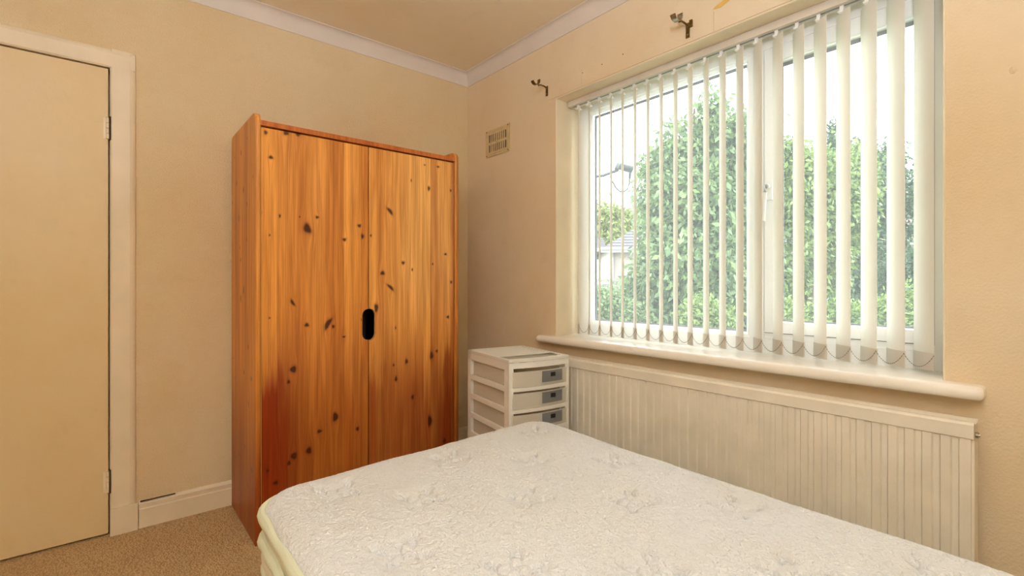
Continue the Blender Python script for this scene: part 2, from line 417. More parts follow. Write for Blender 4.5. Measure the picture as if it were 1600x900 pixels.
bm = B(); bead(bm, LG[0], LG[1], LG[2], LG[3], .020, FX0+.004, FX0+.016); obj('glazing_bead', bm, upvc_m, wn)
bm = B(); frame_ring(bm, .2035, .2075, LG[0]+.011, LG[1]-.018, LG[2]+.011, LG[3]-.018, .014)
obj('glass_spacer', bm, gasket_m, wn)
obj('glass_pane', bx(.208, .211, LG[0]+.01, LG[1]-.01, LG[2]+.01, LG[3]-.01), glass_m, wn)
# opening sash
sh_ = (YR+.0485, MULA-.004, .871, 1.979)
bm = B(); frame_ring(bm, FX0-.004, FX1-.005, *sh_, .042); sash = obj('sash', bm, upvc_m, wn, bev=.003)
bm = B(); bead(bm, sh_[0]+.030, sh_[1]-.030, sh_[2]+.030, sh_[3]-.030, .016, FX0-.002, FX0+.012)
obj('glazing_bead', bm, upvc_m, sash)
bm = B(); frame_ring(bm, .2005, .2045, sh_[0]+.036, sh_[1]-.0445, sh_[2]+.036, sh_[3]-.0445, .014); obj('glass_spacer', bm, gasket_m, sash)
obj('glass_pane', bx(.205, .208, sh_[0]+.03, sh_[1]-.03, sh_[2]+.03, sh_[3]-.03), glass_m, sash)
bm = B(); frame_ring(bm, FX0+.006, FX0+.03, YR+.0455, MULA+.0005, .8675, 1.982, .0035); obj('sash_gasket', bm, gasket_m, wn)
# handle
hy = MULA-.024
bm = B(); box(bm, FX0-.016, FX0-.003, hy-.014, hy+.014, 1.395, 1.475)
hd = obj('handle_base', bm, upvc_m, sash, bev=.004)
bm = B(); tube(bm, [(FX0-.016, hy, 1.448), (FX0-.034, hy+.001, 1.446), (FX0-.042, hy+.003, 1.42), (FX0-.040, hy+.007, 1.37), (FX0-.040, hy+.009, 1.31)], [.010, .011, .010, .008, .0075], 10)
obj('handle_lever', bm, upvc_m, sash, smooth=True)
# outside cill and brick reveal edge come with the wall; sill inside
def sill():
    bm = B(); z0, z1 = .748, .7865; r = (z1-z0)/2; P = [(FX0, z0), (FX0, z1)]
    nose = -.062
    for i in range(0, 11):
        a = PI/2+PI*i/10
        P.append((nose+r+r*math.cos(a)*1.0, z0+r+r*math.sin(a)))
    prism(bm, P, 'y', WY0+.001, WY1-.001)
    return bm
sl = obj('trim_8', sill(), sill_m, smooth=True); structure(sl)
def sillend(y0, y1, yend):
    bm = B(); z0, z1 = .748, .7865; r = (z1-z0)/2; nose = -.062; P = [(0, z0), (0, z1)]
    for i in range(0, 11):
        a = PI/2+PI*i/10; P.append((nose+r+r*math.cos(a), z0+r+r*math.sin(a)))
    prism(bm, P, 'y', y0, y1)
    n = 5; prev = None
    # rounded end
    cx = sum(p[0] for p in P)/len(P); cz = sum(p[1] for p in P)/len(P); rings = []
    for k in range(n+1):
        a = k/n*PI/2; s = math.cos(a)*.55+.45; yy = (y0 if abs(yend-y0) < abs(yend-y1) else y1); yy = yy+(yend-yy)*math.sin(a)
        rings.append([bm.verts.new((min(0, p[0]*(s*.3+.7)), yy, cz+(p[1]-cz)*s)) for p in P])
    for k in range(n):
        for i in range(len(P)): bm.faces.new((rings[k][i], rings[k][(i+1) % len(P)], rings[k+1][(i+1) % len(P)], rings[k+1][i]))
    bm.faces.new(rings[-1]); return bm
obj('sill_horn', sillend(WY1-.001, -.745, -.730), sill_m, sl, smooth=True)
obj('sill_horn', sillend(-2.476, WY0+.001, -2.490), sill_m, sl, smooth=True)

# ------------------------------------------------------------ VERTICAL BLIND
XB = .100
bl = thing('vertical_blind', 'cream vertical blind hanging in the window recess, slats turned half open', 'blind', (XB, -1.61, 2.05))
bm = B(); box(bm, XB-.022, XB+.022, WY0+.012, WY1-.012, 2.022, 2.051)
obj('headrail', bm, simple('headrail_white', lin(222, 214, 200), .35), bl, bev=.003)
bm = B(); box(bm, XB-.0045, XB+.0045, WY0+.02, WY1-.03, 2.0205, 2.0225)
obj('rail_slot', bm, gasket_m, bl)
VD = Vector((.73, .68, 0)).normalized(); VN = Vector((-VD.y, VD.x, 0))
NV = 21
def vane_sec(w=.089, bow=.006, n=8):
    return [(VD*(-w/2+w*i/n)+VN*(bow*(1-(2*i/n-1)**2)-bow*.6)) for i in range(n+1)]
def sheet(bm, cx, cy, zs, sec, th=.0008):
    for s, zz in enumerate(zs[:-1]): pass
    rows = []
    for z in zs: rows.append([bm.verts.new((cx+p.x, cy+p.y, z)) for p in sec])
    for a, b in zip(rows, rows[1:]):
        for i in range(len(sec)-1): bm.faces.new((a[i], a[i+1], b[i+1], b[i]))
def solid_sheet(bm, cx, cy, z0, z1, sec, th):
    P = [(cx+p.x+VN.x*th/2, cy+p.y+VN.y*th/2) for p in sec]+[(cx+p.x-VN.x*th/2, cy+p.y-VN.y*th/2) for p in reversed(sec)]
    prism(bm, P, 'z', z0, z1)
vy = [-.8983-.0719*i for i in range(NV)]
for i, y in enumerate(vy):
    jit = random.uniform(-.0015, .0015)
    bm = B(); solid_sheet(bm, XB, y+jit, .803, 2.000, vane_sec(bow=.0065), .0011)
    va = obj('slat', bm, vane_m, bl, smooth=True)
    bm = B(); solid_sheet(bm, XB, y+jit, .800, .853, vane_sec(w=.0892, bow=.0065), .0036)
    obj('hem_weight', bm, weight_m, va, smooth=True)
    bm = B(); box(bm, XB-.006, XB+.006, y+jit-.006, y+jit+.006, 1.996, 2.0225); box(bm, XB-.016, XB+.016, y+jit-.008, y+jit+.008, 1.997, 2.004)
    obj('hanger', bm, upvc_m, va, bev=.001, seg=1)
bead_m = simple('chain_beads', lin(128, 118, 108), .4)
for k in range(NV-1):
    e0 = Vector((XB, vy[k], .846))-VD*.0455; e1 = Vector((XB, vy[k+1], .846))-VD*.0455
    bm = B(); N = 15
    pts = []
    for j in range(N+1):
        u = j/N; p = e0.lerp(e1, u); p.z -= .036*(1-(2*u-1)**2); pts.append(p)
    for p in pts:
        bmesh.ops.create_icosphere(bm, subdivisions=1, radius=.0016, matrix=Matrix.Translation(p))
    tube(bm, pts, .0005, 4)
    obj('chain', bm, bead_m, bl)

# ------------------------------------------------------------ RADIATOR
RY0, RY1, RZ0, RZ1, RXF = -2.478, -.90, .11, .700, -.118
rd = thing('radiator', 'long cream ribbed panel radiator on the wall under the window', 'radiator', (-.09, -1.69, RZ0))
bm = B(); pitch = .0385; P = [(-.052, RY0+.006), (RXF+.004, RY0+.006)]
y = RY0+.028
while y < RY1-.03:
    P += [(RXF+.004, y), (RXF+.010, y+.0035), (RXF+.010, y+.0155), (RXF+.004, y+.019)]; y += pitch
P += [(RXF+.004, RY1-.006), (-.052, RY1-.006)]
bm = prism(B(), P, 'z', RZ0+.01, RZ1-.012); obj('panel', bm, rad_m, rd, bev=.0015, seg=1)
bm = B(); prism(bm, [(RXF+.005, RZ1-.044), (RXF, RZ1-.041), (RXF-.001, RZ1-.006), (RXF+.004, RZ1), (RXF+.02, RZ1), (RXF+.02, RZ1-.044)], 'y', RY0, RY1)
obj('top_rail', bm, rad_m, rd)
bm = B(); prism(bm, [(RXF+.005, RZ0), (RXF, RZ0+.003), (RXF, RZ0+.035), (RXF+.005, RZ0+.04), (RXF+.02, RZ0+.04), (RXF+.02, RZ0)], 'y', RY0, RY1)
obj('bottom_rail', bm, rad_m, rd)
bm = B()
for k in range(60):
    yy = RY0+.02+k*(RY1-RY0-.04)/60; box(bm, RXF+.02, -.05, yy, yy+.018, RZ1-.012, RZ1-.009)
box(bm, -.052, -.046, RY0, RY1, RZ1-.03, RZ1)
obj('top_grille', bm, rad_m, rd)
for yy in (RY0, RY1-.006): obj('end_panel', bx(RXF+.012, -.05, yy, yy+.006, RZ0+.03, RZ1-.006), rad_m, rd, bev=.002)
for yy in (-2.2, -1.1): obj('wall_bracket', bx(-.052, 0, yy-.02, yy+.02, .2, .62), rad_m, rd)
bm = B(); cyl(bm, (RXF+.03, RY0-.003, RZ1-.035), .008, .006, 'y', 10); cyl(bm, (RXF+.03, RY0-.007, RZ1-.035), .004, .004, 'y', 6); obj('bleed_valve', bm, steel_m, rd)
bm = B(); cyl(bm, (-.085, RY0-.02, .13), .013, .05, 'y', 10); tube(bm, [(-.085, RY0-.04, .15), (-.085, RY0-.04, 0)], .008, 8); obj('valve', bm, steel_m, rd, smooth=True)

# ------------------------------------------------------------ AIR VENT
vt = thing('air_vent', 'small cream painted wall vent with two rows of slots near the corner', 'vent', (0, -.3245, 1.94))
y0, y1, z0, z1 = -.442, -.207, 1.857, 2.022
bm = B(); sy0, sy1 = -.412, -.238; s1, s2, s3, s4 = 1.884, 1.930, 1.944, 1.992
box(bm, -.006, 0, y0, y1, z0, s1); box(bm, -.006, 0, y0, y1, s4, z1); box(bm, -.006, 0, y0, y1, s2, s3)
box(bm, -.006, 0, y0, sy0, s1, s2); box(bm, -.006, 0, sy1, y1, s1, s2); box(bm, -.006, 0, y0, sy0, s3, s4); box(bm, -.006, 0, sy1, y1, s3, s4)
obj('plate', bm, vent_m, vt)
n = 9; pw = (sy1-sy0)/n
for r_ in ((s1, s2), (s3, s4)):
    for k in range(n-1):
        yc = sy0+pw*(k+1); obj('slat', bx(-.0055, -.001, yc-.0048, yc+.0048, r_[0], r_[1]), vent_m, vt)
obj('slot_void', bx(-.0012, 0, sy0-.002, sy1+.002, s1-.002, s4+.002), crack_m, vt)
bm = B(); frame_ring(bm, -.008, -.006, y0+.01, y1-.01, z0+.012, z1-.012, .003); obj('raised_rim', bm, vent_m, vt)
for a in ((y0+.012, z0+.008), (y1-.012, z0+.008), (y0+.012, z1-.008), (y1-.012, z1-.008)):
    obj('screw', cyl(B(), (-.007, *a), .004, .004, 'x', 8), chrome_m, vt)
obj('slide_knob', cyl(B(), (-.010, -.325, 1.937), .005, .01, 'x', 8), vent_m, vt, smooth=True)

# ------------------------------------------------------------ CURTAIN BRACKETS
def bracket(yc, zc, label, s=1.0, worn=False):
    t_ = thing('curtain_bracket', label, 'bracket', (0, yc, zc), group=None)
    bm = B(); box(bm, -.007, -.003, yc-.007*s, yc+.007*s, zc-.035*s, zc+.018*s); obj('back_plate', bm, chrome_m, t_, bev=.001)
    bm = B(); tube(bm, [(-.005, yc, zc+.008), (-.025, yc, zc+.013), (-.05, yc+.001, zc+.014), (-.066, yc+.002, zc+.008)], [.0045, .004, .004, .005], 8); obj('arm', bm, chrome_m, t_, smooth=True)
    bm = B(); R = .024*s; c = Vector((-.086, yc+.003, zc+.032)); rows = []
    for i in range(11):
        a = -2.75+i*.27*1.15
        rows.append([bm.verts.new(c+Vector((math.cos(a)*R*rr, dy, math.sin(a)*R*rr))) for rr in (1.0, 1.10) for dy in (-.010*s, .010*s)])
    for a, b in zip(rows, rows[1:]):
        for q in ((0, 1), (1, 3), (3, 2), (2, 0)): bm.faces.new((a[q[0]], a[q[1]], b[q[1]], b[q[0]]))
    bm.faces.new([rows[0][i] for i in (0, 1, 3, 2)]); bm.faces.new([rows[-1][i] for i in (0, 2, 3, 1)])
    obj('hook_cup', bm, steel_m if worn else chrome_m, t_, smooth=True)
    for dz in (-.024, .006): obj('screw', cyl(B(), (-.008, yc, zc+dz*s), .0028*s, .003, 'x', 8), steel_m, t_)
    return t_
bracket(-.762, 2.122, 'brass curtain pole bracket on the wall at the window\'s upper left corner')
t2 = bracket(-1.600, 2.120, 'tarnished curtain pole bracket above the middle of the window', 1.15, True)
obj('wing_plate', bx(-.012, -.003, -1.622, -1.610, 2.118, 2.146), chrome_m, t2, bev=.001)
# nail holes, filler, missing paint patch
hl = struct_empty('trim_9', (0, 0, 0))
for a in ((-1.145, 2.128), (-1.02, 2.128), (-1.27, 2.132)): obj('nail', cyl(B(), (-.0035, a[0], a[1]), .0024, .002, 'x', 8), crack_m, hl)
bm = B(); pts = [(-1.705, 2.152), (-1.74, 2.147), (-1.775, 2.160), (-1.80, 2.176), (-1.79, 2.178), (-1.755, 2.172), (-1.72, 2.162)]
prism(bm, pts, 'x', -.0012, .0); tag(obj('bare_patch', bm, ochre_m, hl), 'small patch of missing paint showing ochre')
bm = B()
bmesh.ops.create_icosphere(bm, subdivisions=3, radius=1, matrix=Matrix.Translation((0, -2.54, 1.632)) @ Matrix.Diagonal((.004, .007, .010, 1)))
for v in bm.verts: v.co.x += mnoise.noise(v.co*120)*.003
obj('filler_blob', bm, wallr_m, hl, smooth=True)

# ------------------------------------------------------------ WARDROBE
WX0, WX1, WYF, WYB = -1.387, -.408, -.502, -.0215
WTOP, RTOP = 1.764, 1.732
wd = thing('wardrobe', 'tall orange varnished pine wardrobe with two knotty doors in the corner', 'wardrobe', ((WX0+WX1)/2, (WYF+WYB)/2, 0))
woff = Vector(wd['_o'])
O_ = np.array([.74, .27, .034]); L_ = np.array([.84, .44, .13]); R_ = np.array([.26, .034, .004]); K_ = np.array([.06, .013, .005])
def shade(U, Z, knots, tone_seed, red, light, edges):
    """albedo for pine staves; U,Z arrays in metres"""
    rs = np.random.default_rng(tone_seed)
    tn = rs.uniform(-1, 1, len(edges)+1); idx = np.searchsorted(edges, U)
    tone = tn[idx]
    # soft stave seams
    dmin = np.min(np.abs(U[..., None]-np.array(edges)[None, :]), axis=-1)
    seam = np.exp(-(dmin/.0012)**2)*.16
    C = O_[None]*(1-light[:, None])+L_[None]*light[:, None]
    C = C*(1+.26*tone[:, None]*np.array([.6, 1.0, 1.2])[None])
    r = np.clip(red*(1+.28*tone), 0, 1)[:, None]; C = C*(1-r)+R_[None]*r*(1+.25*tone[:, None])
    C = C*(1-seam[:, None])
    warp = np.zeros_like(U)
    for (ku, kz, rad, el, sl) in knots:
        du = U-ku; dz = Z-kz; du2 = du+dz*sl; dz2 = dz/el
        d = np.sqrt(du2**2+dz2**2)/rad
        ang = np.arctan2(dz2, du2); d = d*(1+.12*np.sin(3*ang+ku*90))
        core = 1/(1+np.exp((d-1)*7)); halo = np.exp(-(np.maximum(d-1, 0)/.8)**2)*.30
        C = C*(1-halo[:, None]*np.array([.30, .5, .6])[None]); C = C*(1-core[:, None])+K_[None]*core[:, None]*(1+.7*np.sin(d*6)[:, None])
        dd = np.sqrt((du/(rad*2.6))**2+(dz/(rad*6))**2)
        warp += np.sign(du)*-rad*1.1*np.exp(-dd**2)*np.minimum(1, np.abs(du)/rad)
    return np.clip(C, .002, 1), warp
def wood_grid(name, u0f, u1f, zs, nu, fmap, th, knots, seed, redf, lightf, edges, mat, parent):
    nz_ = len(zs); V = []; UU = np.zeros((nz_, nu+1)); ZZ = np.zeros((nz_, nu+1))
    for j, z in enumerate(zs):
        UU[j] = np.linspace(u0f(z), u1f(z), nu+1); ZZ[j] = z
    U = UU.ravel(); Z = ZZ.ravel(); n = len(U)
    Vf = fmap(U, Z, 0); Vb = fmap(U, Z, th); V = np.vstack([Vf, Vb])-np.array(woff)[None]
    i = np.arange(nz_*(nu+1)).reshape(nz_, nu+1)
    q = np.stack([i[:-1, :-1], i[:-1, 1:], i[1:, 1:], i[1:, :-1]], -1).reshape(-1, 4)
    F = [q, q[:, ::-1]+n]
    def rim(a): return np.stack([a[:-1], a[:-1]+n, a[1:]+n, a[1:]], -1)
    F += [rim(i[0]), rim(i[-1])[:, ::-1], rim(i[:, 0])[:, ::-1], rim(i[:, -1])]
    F = np.vstack(F)
    rs0 = np.random.default_rng(seed+50); zt_ = rs0.uniform(-.09, .09, len(edges)+1)[np.searchsorted(edges, U)]+.015*np.sin(U*310)
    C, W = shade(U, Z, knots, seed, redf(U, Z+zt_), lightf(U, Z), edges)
    C = np.vstack([C, C]); W = np.concatenate([W, W])
    cols = np.concatenate([C, np.ones((len(C), 1))], 1)
    return numesh(name, V, F, mat, parent, {'warp': W}, cols=cols)
# pixel -> point on the door plane
FPX, HZ = 763., 443.
CAM = np.array([-1.854, -2.685, 1.065])
def ray(px, py):
    R = (px-800)/FPX; U = (HZ-py)/FPX
    return np.array([R*math.cos(YAW)+math.sin(YAW), -R*math.sin(YAW)+math.cos(YAW), U])
YD = WYF+.008
def kn(lst, ox, oy, sc):
    out = []
    for k in lst:
        px, py, r = ox+k[0]/sc, oy+k[1]/sc, k[2]/sc
        D = ray(px, py); t_ = (YD-CAM[1])/D[1]; p = CAM+D*t_
        mpp = t_/FPX
        out.append((p[0], p[2], r*mpp*.78, k[3] if len(k) > 3 else 1.35, k[4] if len(k) > 4 else 0))
    return out
kl = kn([(270, 205, 11), (385, 208, 17, .9), (452, 215, 16, .8), (300, 345, 14, .8), (240, 660, 9), (350, 675, 6, 2), (462, 680, 4), (560, 682, 11, .9), (505, 745, 25, 1.4, .2),
         (797, 730, 12, .9), (815, 790, 10, 1.6), (713, 808, 13, .8), (293, 783, 5)], 340, 150, 3.6)
kl += kn([(228, 272, 4), (330, 205, 8, 2.2, .5), (392, 303, 11, .9), (485, 298, 14, 2.2, -.5), (508, 310, 7), (555, 355, 8, .6), (635, 280, 6), (333, 498, 16, 1.1), (312, 553, 7),
          (517, 707, 14, 1.7), (448, 770, 12, .7), (615, 760, 7)], 340, 400, 2.812)
kl += kn([(330, 270, 15, 1.3), (255, 297, 17, 1.2), (230, 333, 9, 1.5), (122, 372, 6), (163, 432, 13, .8), (62, 480, 8, 1.5), (573, 160, 7)], 380, 620, 3.214)
kr = kn([(970, 648, 15, 1.6, .7), (1240, 398, 10, .6), (1165, 388, 7, .6), (1188, 520, 9, 1.8), (1311, 532, 6, 1.6), (1090, 475, 4, 2.4), (862, 785, 6), (1282, 890, 10, .7)], 340, 150, 3.6)
kr += kn([(815, 30, 9, 1), (725, 75, 12, .9), (855, 60, 4, 2), (760, 138, 11, 1.6, .9), (697, 228, 11, 2), (945, 35, 4), (1026, 115, 6), (1012, 268, 8, 1), (830, 463, 8, 1.6), (773, 479, 5),
          (940, 437, 10, 1.9), (963, 418, 6), (784, 540, 7, 2), (857, 620, 7, 1.8), (932, 725, 12, 2.4), (997, 812, 8, 1.6), (782, 315, 3, 3)], 340, 400, 2.812)
sst = lambda x, a, b: np.clip((x-a)/(b-a), 0, 1)**2*(3-2*np.clip((x-a)/(b-a), 0, 1))
XM = -.9035; HC = .873; HHW, HHH = .030, .075
def cut(z):
    dz = abs(z-HC)
    if dz >= HHH: return 0.
    r = HHW
    if dz <= HHH-r*1.15: return r
    q = (dz-(HHH-r*1.15))/(r*1.15); return r*math.sqrt(max(0, 1-q*q))
zs = sorted(set([round(z, 5) for z in np.arange(.085, 1.7075, .0035)]+[round(HC-HHH+k*.002, 5) for k in range(0, 76)]))
nzf = lambda U, Z, s: np.array([mnoise.noise(Vector((u*s, z*s*.35, 3.3))) for u, z in zip(U[::1], Z[::1])])
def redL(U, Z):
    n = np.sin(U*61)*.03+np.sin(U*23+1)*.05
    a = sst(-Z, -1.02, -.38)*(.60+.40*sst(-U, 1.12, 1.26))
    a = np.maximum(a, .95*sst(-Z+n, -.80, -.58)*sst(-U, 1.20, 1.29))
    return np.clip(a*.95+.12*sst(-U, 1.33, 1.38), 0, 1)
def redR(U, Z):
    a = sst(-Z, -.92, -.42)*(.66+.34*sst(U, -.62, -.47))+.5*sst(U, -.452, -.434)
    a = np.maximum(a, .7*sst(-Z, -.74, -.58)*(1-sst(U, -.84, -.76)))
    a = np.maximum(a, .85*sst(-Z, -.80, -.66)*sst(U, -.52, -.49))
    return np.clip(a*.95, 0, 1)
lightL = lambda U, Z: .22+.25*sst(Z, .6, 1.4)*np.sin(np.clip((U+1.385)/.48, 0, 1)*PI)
lightR = lambda U, Z: .45+.5*sst(Z, .75, 1.2)*sst(U, -.88, -.6)  # pale upper right puts the window's glare into the colour
eL = [-1.336, -1.302, -1.262, -1.222, -1.186, -1.142, -1.10, -1.068, -1.02, -.98, -.94]
eR = [-.868, -.83, -.785, -.742, -.70, -.66, -.615, -.572, -.53, -.487, -.452]
fm = lambda U, Z, t_: np.stack([U, np.full_like(U, YD+t_), Z], 1)
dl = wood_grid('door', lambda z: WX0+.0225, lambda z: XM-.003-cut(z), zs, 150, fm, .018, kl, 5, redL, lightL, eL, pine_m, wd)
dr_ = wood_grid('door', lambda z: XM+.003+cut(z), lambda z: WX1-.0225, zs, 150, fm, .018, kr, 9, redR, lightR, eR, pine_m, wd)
# pale lip around the cut-out
for sgn, dd_ in ((-1, dl), (1, dr_)):
    pts = []
    for k in range(41):
        z = HC-HHH+k*HHH*2/40; pts.append((XM+sgn*(.003+cut(z)), YD-.0005, z))
    obj('cutout_rim', tube(B(), pts, .0016, 6), simple('cutout_rim', lin(196, 134, 78), .4), dd_, smooth=True)
for xx in (WX0+.023, XM-.0025):
    obj('door_edge', bx(xx-.0006, xx+.0012, YD-.0014, YD+.002, .085, 1.705 if xx < -1 else HC-HHH-.002), simple('worn_edge', lin(226, 172, 106), .4), dl) if xx < -1 else None
# side panels (rounded top corners)
def side(xa, xb, knots, seed, outer):
    zz = list(np.arange(0, WTOP-.045, .008))+list(np.linspace(WTOP-.045, WTOP, 14))
    def yf(z):
        d = z-(WTOP-.038)
        return WYF if d <= 0 else WYF+.038-math.sqrt(max(0, .038**2-d*d))
    def yb(z):
        d = z-(WTOP-.03)
        return WYB if d <= 0 else WYB-.03+math.sqrt(max(0, .03**2-d*d))
    f = lambda U, Z, t_: np.stack([np.full_like(U, xa+(xb-xa)*(t_/.02)), U, Z], 1)
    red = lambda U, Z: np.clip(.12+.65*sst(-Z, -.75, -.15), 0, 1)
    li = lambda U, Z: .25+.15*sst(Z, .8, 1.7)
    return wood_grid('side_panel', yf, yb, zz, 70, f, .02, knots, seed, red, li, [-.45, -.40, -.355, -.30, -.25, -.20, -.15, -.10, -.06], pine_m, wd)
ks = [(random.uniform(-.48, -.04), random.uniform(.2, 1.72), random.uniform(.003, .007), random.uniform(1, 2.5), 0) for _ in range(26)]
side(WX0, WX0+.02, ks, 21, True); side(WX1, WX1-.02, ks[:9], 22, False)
obj('top_board', bx(WX0+.02, WX1-.02, WYF+.001, WYB, 1.712, RTOP), pine_edge_m, wd, bev=.003)
obj('back_panel', bx(WX0+.02, WX1-.02, WYB-.006, WYB, .02, 1.712), pine_in_m, wd)
obj('base_board', bx(WX0+.02, WX1-.02, YD+.02, WYB-.006, .06, .08), pine_in_m, wd)
obj('plinth', bx(WX0+.02, WX1-.02, YD+.012, YD+.03, 0, .078), pine_edge_m, wd, bev=.002)
obj('shade_divider', bx(XM-.009, XM+.009, YD+.06, WYB-.006, .08, 1.712), dark_m, wd)  # near-black colour paints the wardrobe's inner shade behind the door gap

# ------------------------------------------------------------ DRAWER TOWER
th = math.radians(-9); DW, DD, DHT = .32, .405, .735
dt = thing('drawer_tower', 'frosted white plastic drawer tower with grey handle plates beside the wardrobe', 'drawers', (-.335, -.895, 0), rz=th)
x0, x1, y0, y1 = -DW/2, DW/2, -DD/2, DD/2
def bow(x, a=.016): return a*(1-(2*x/DW)**2)
# top: frame + slatted rear + bowed front lip
bm = B(); n = 14; P = [(x1, y1), (x0, y1)]+[(x0+DW*i/n, y0-bow(x0+DW*i/n)) for i in range(n+1)]
prism(bm, P, 'z', DHT-.014, DHT-.010)
obj('top_sheet', bm, sheet_m, dt)
bm = B(); P2 = [(x0+DW*i/n, y0-bow(x0+DW*i/n)) for i in range(n+1)]; P3 = [(p[0]*.92, p[1]+.035) for p in reversed(P2)]
prism(bm, P2+P3, 'z', DHT-.004, DHT); box(bm, x0, x0+.016, y0+.01, y1, DHT-.004, DHT); box(bm, x1-.016, x1, y0+.01, y1, DHT-.004, DHT); box(bm, x0, x1, y1-.016, y1, DHT-.004, DHT)
box(bm, x0+.016, x1-.016, y0+.125, y0+.14, DHT-.004, DHT-.0005)
obj('top_rim', bm, frost_m, dt, bev=.001, seg=1)
for k in range(12):
    yy = y0+.152+k*.0195; obj('top_slat', bx(x0+.02, x1-.02, yy, yy+.011, DHT-.009, DHT-.001), frost_m, dt)
# lip front + side skirts of the lid
bm = B(); P4 = [(p[0], p[1]+.003) for p in reversed(P2)]; prism(bm, P2+P4, 'z', DHT-.038, DHT-.003)
box(bm, x0, x0+.004, y0, y1, DHT-.045, DHT-.003); box(bm, x1-.004, x1, y0, y1, DHT-.045, DHT-.003); box(bm, x0, x1, y1-.004, y1, DHT-.045, DHT-.003)
obj('lid_skirt', bm, frost_m, dt)
# posts
for px_, py_ in ((x0, y0), (x1-.022, y0), (x0, y1-.03), (x1-.022, y1-.03)):
    dpt = .042 if py_ == y0 else .03
    bm = B(); box(bm, px_, px_+.022, py_, py_+dpt, 0, DHT-.008); obj('post', bm, frost_m, dt, bev=.006, seg=3, smooth=True)
pit = .0935; z = DHT-.043
lev = 0
while z-pit > -.02:
    zt, zb = z, z-pit
    # rail set under each drawer
    for sx in (x0, x1-.012):
        obj('side_rail', bx(sx, sx+.012, y0+.03, y1-.02, zb-.004, zb+.018), frost_m, dt, bev=.004)
    bm = B(); Pb = [(x0+DW*i/n, y0-bow(x0+DW*i/n)*.9) for i in range(n+1)]; prism(bm, Pb+[(p[0], p[1]+.02) for p in reversed(Pb)], 'z', zb-.002, zb+.014)
    obj('front_rail', bm, frost_m, dt, bev=.003)
    dw = obj('drawer', bx(x0+.016, x1-.016, y0+.012, y1-.01, zb+.016, zb+.018), clear_m, dt)
    # drawer walls
    bm = B(); W2 = DW-.03; Q = [(-W2/2+W2*i/n, y0+.002-bow(-W2/2+W2*i/n, .019)) for i in range(n+1)]
    prism(bm, Q+[(p[0], p[1]+.002) for p in reversed(Q)], 'z', zb+.016, zt-.010)
    obj('drawer_front', bm, clear_m, dw)
    for sx in (x0+.016, x1-.018): obj('drawer_side', bx(sx, sx+.0018, y0+.012, y1-.01, zb+.018, zt-.014), clear_m, dw)
    # handle plate
    hx0, hx1 = .000, .114; m_ = 8; Qh = [(hx0+(hx1-hx0)*i/m_, y0-.0015-bow(hx0+(hx1-hx0)*i/m_, .019)) for i in range(m_+1)]
    bm = B(); prism(bm, Qh+[(p[0], p[1]+.0025) for p in reversed(Qh)], 'z', zb+.030, zt-.014)
    obj('handle_plate', bm, grey_m, dw, bev=.0008, seg=1)
    hm = (hx0+hx1)/2; yy = y0-.0035-bow(hm, .019)
    obj('finger_hole', bx(hm-.012, hm+.012, yy-.0012, yy+.004, (zb+zt)/2+.006, (zb+zt)/2+.024), black_m, dw)
    z -= pit; lev += 1
# things inside
def loc2world(x, y, z): c, s = math.cos(th), math.sin(th); return (-.335+x*c-y*s, -.895+x*s+y*c, z)
zt2 = DHT-.043-pit
zbase1 = DHT-.043-pit+.018
bm = B(); vs = []
N1 = 14
for j in range(N1+1):
    for i in range(N1+1):
        X = x0+.03+i/N1*.24; Y = y0+.03+j/N1*.30
        vs.append(bm.verts.new((X, Y, zbase1+.004+.010*(mnoise.noise(Vector((X*14, Y*12, 1)))+.5)+.010*math.exp(-((X+.05)/.06)**2))))
for j in range(N1):
    for i in range(N1): k = j*(N1+1)+i; bm.faces.new((vs[k], vs[k+1], vs[k+N1+2], vs[k+N1+1]))
pp = obj('paper_sheet', bm, paper_m, smooth=True); sm = pp.modifiers.new('Solidify', 'SOLIDIFY'); sm.thickness = .0015
pp.location = (-.335, -.895, 0); pp.rotation_euler = (0, 0, th); tag(pp, 'crumpled white paper lying in the top drawer of the plastic tower', 'paper')
zr = DHT-.043-2*pit+.018
for (a, b, r, lab, rr) in (((x0+.075, y1-.12), (x0+.105, y0+.012), .019, 'white paper roll standing out towards the front of the second plastic drawer', .011),
                       ((x0+.022, y0+.19), (x0+.055, y0+.05), .012, 'thinner white paper roll by the side wall in the second plastic drawer', .007)):
    pa, pb = Vector((*a, zr+r+.002+(.0 if r > .015 else .0))), Vector((*b, zr+r+.002)); d = (pb-pa).normalized(); s_ = d.cross(Vector((0, 0, 1))).normalized(); u_ = Vector((0, 0, 1))
    if r < .015: pa.x += -.0; pb.x = x0+.034; pa.x = x0+.034
    bm = B(); nn = 18; rings = []
    for (p, q) in ((pa, r), (pb, r), (pb, rr), (pa, rr)): rings.append([bm.verts.new(p+s_*math.cos(2*PI*k/nn)*q+u_*math.sin(2*PI*k/nn)*q) for k in range(nn)])
    for k in range(4):
        for i in range(nn): bm.faces.new((rings[k][i], rings[k][(i+1) % nn], rings[(k+1) % 4][(i+1) % nn], rings[(k+1) % 4][i]))
    o = obj('paper_roll', bm, paper_m, smooth=True); o.location = (-.335, -.895, 0); o.rotation_euler = (0, 0, th); tag(o, lab, 'paper roll')

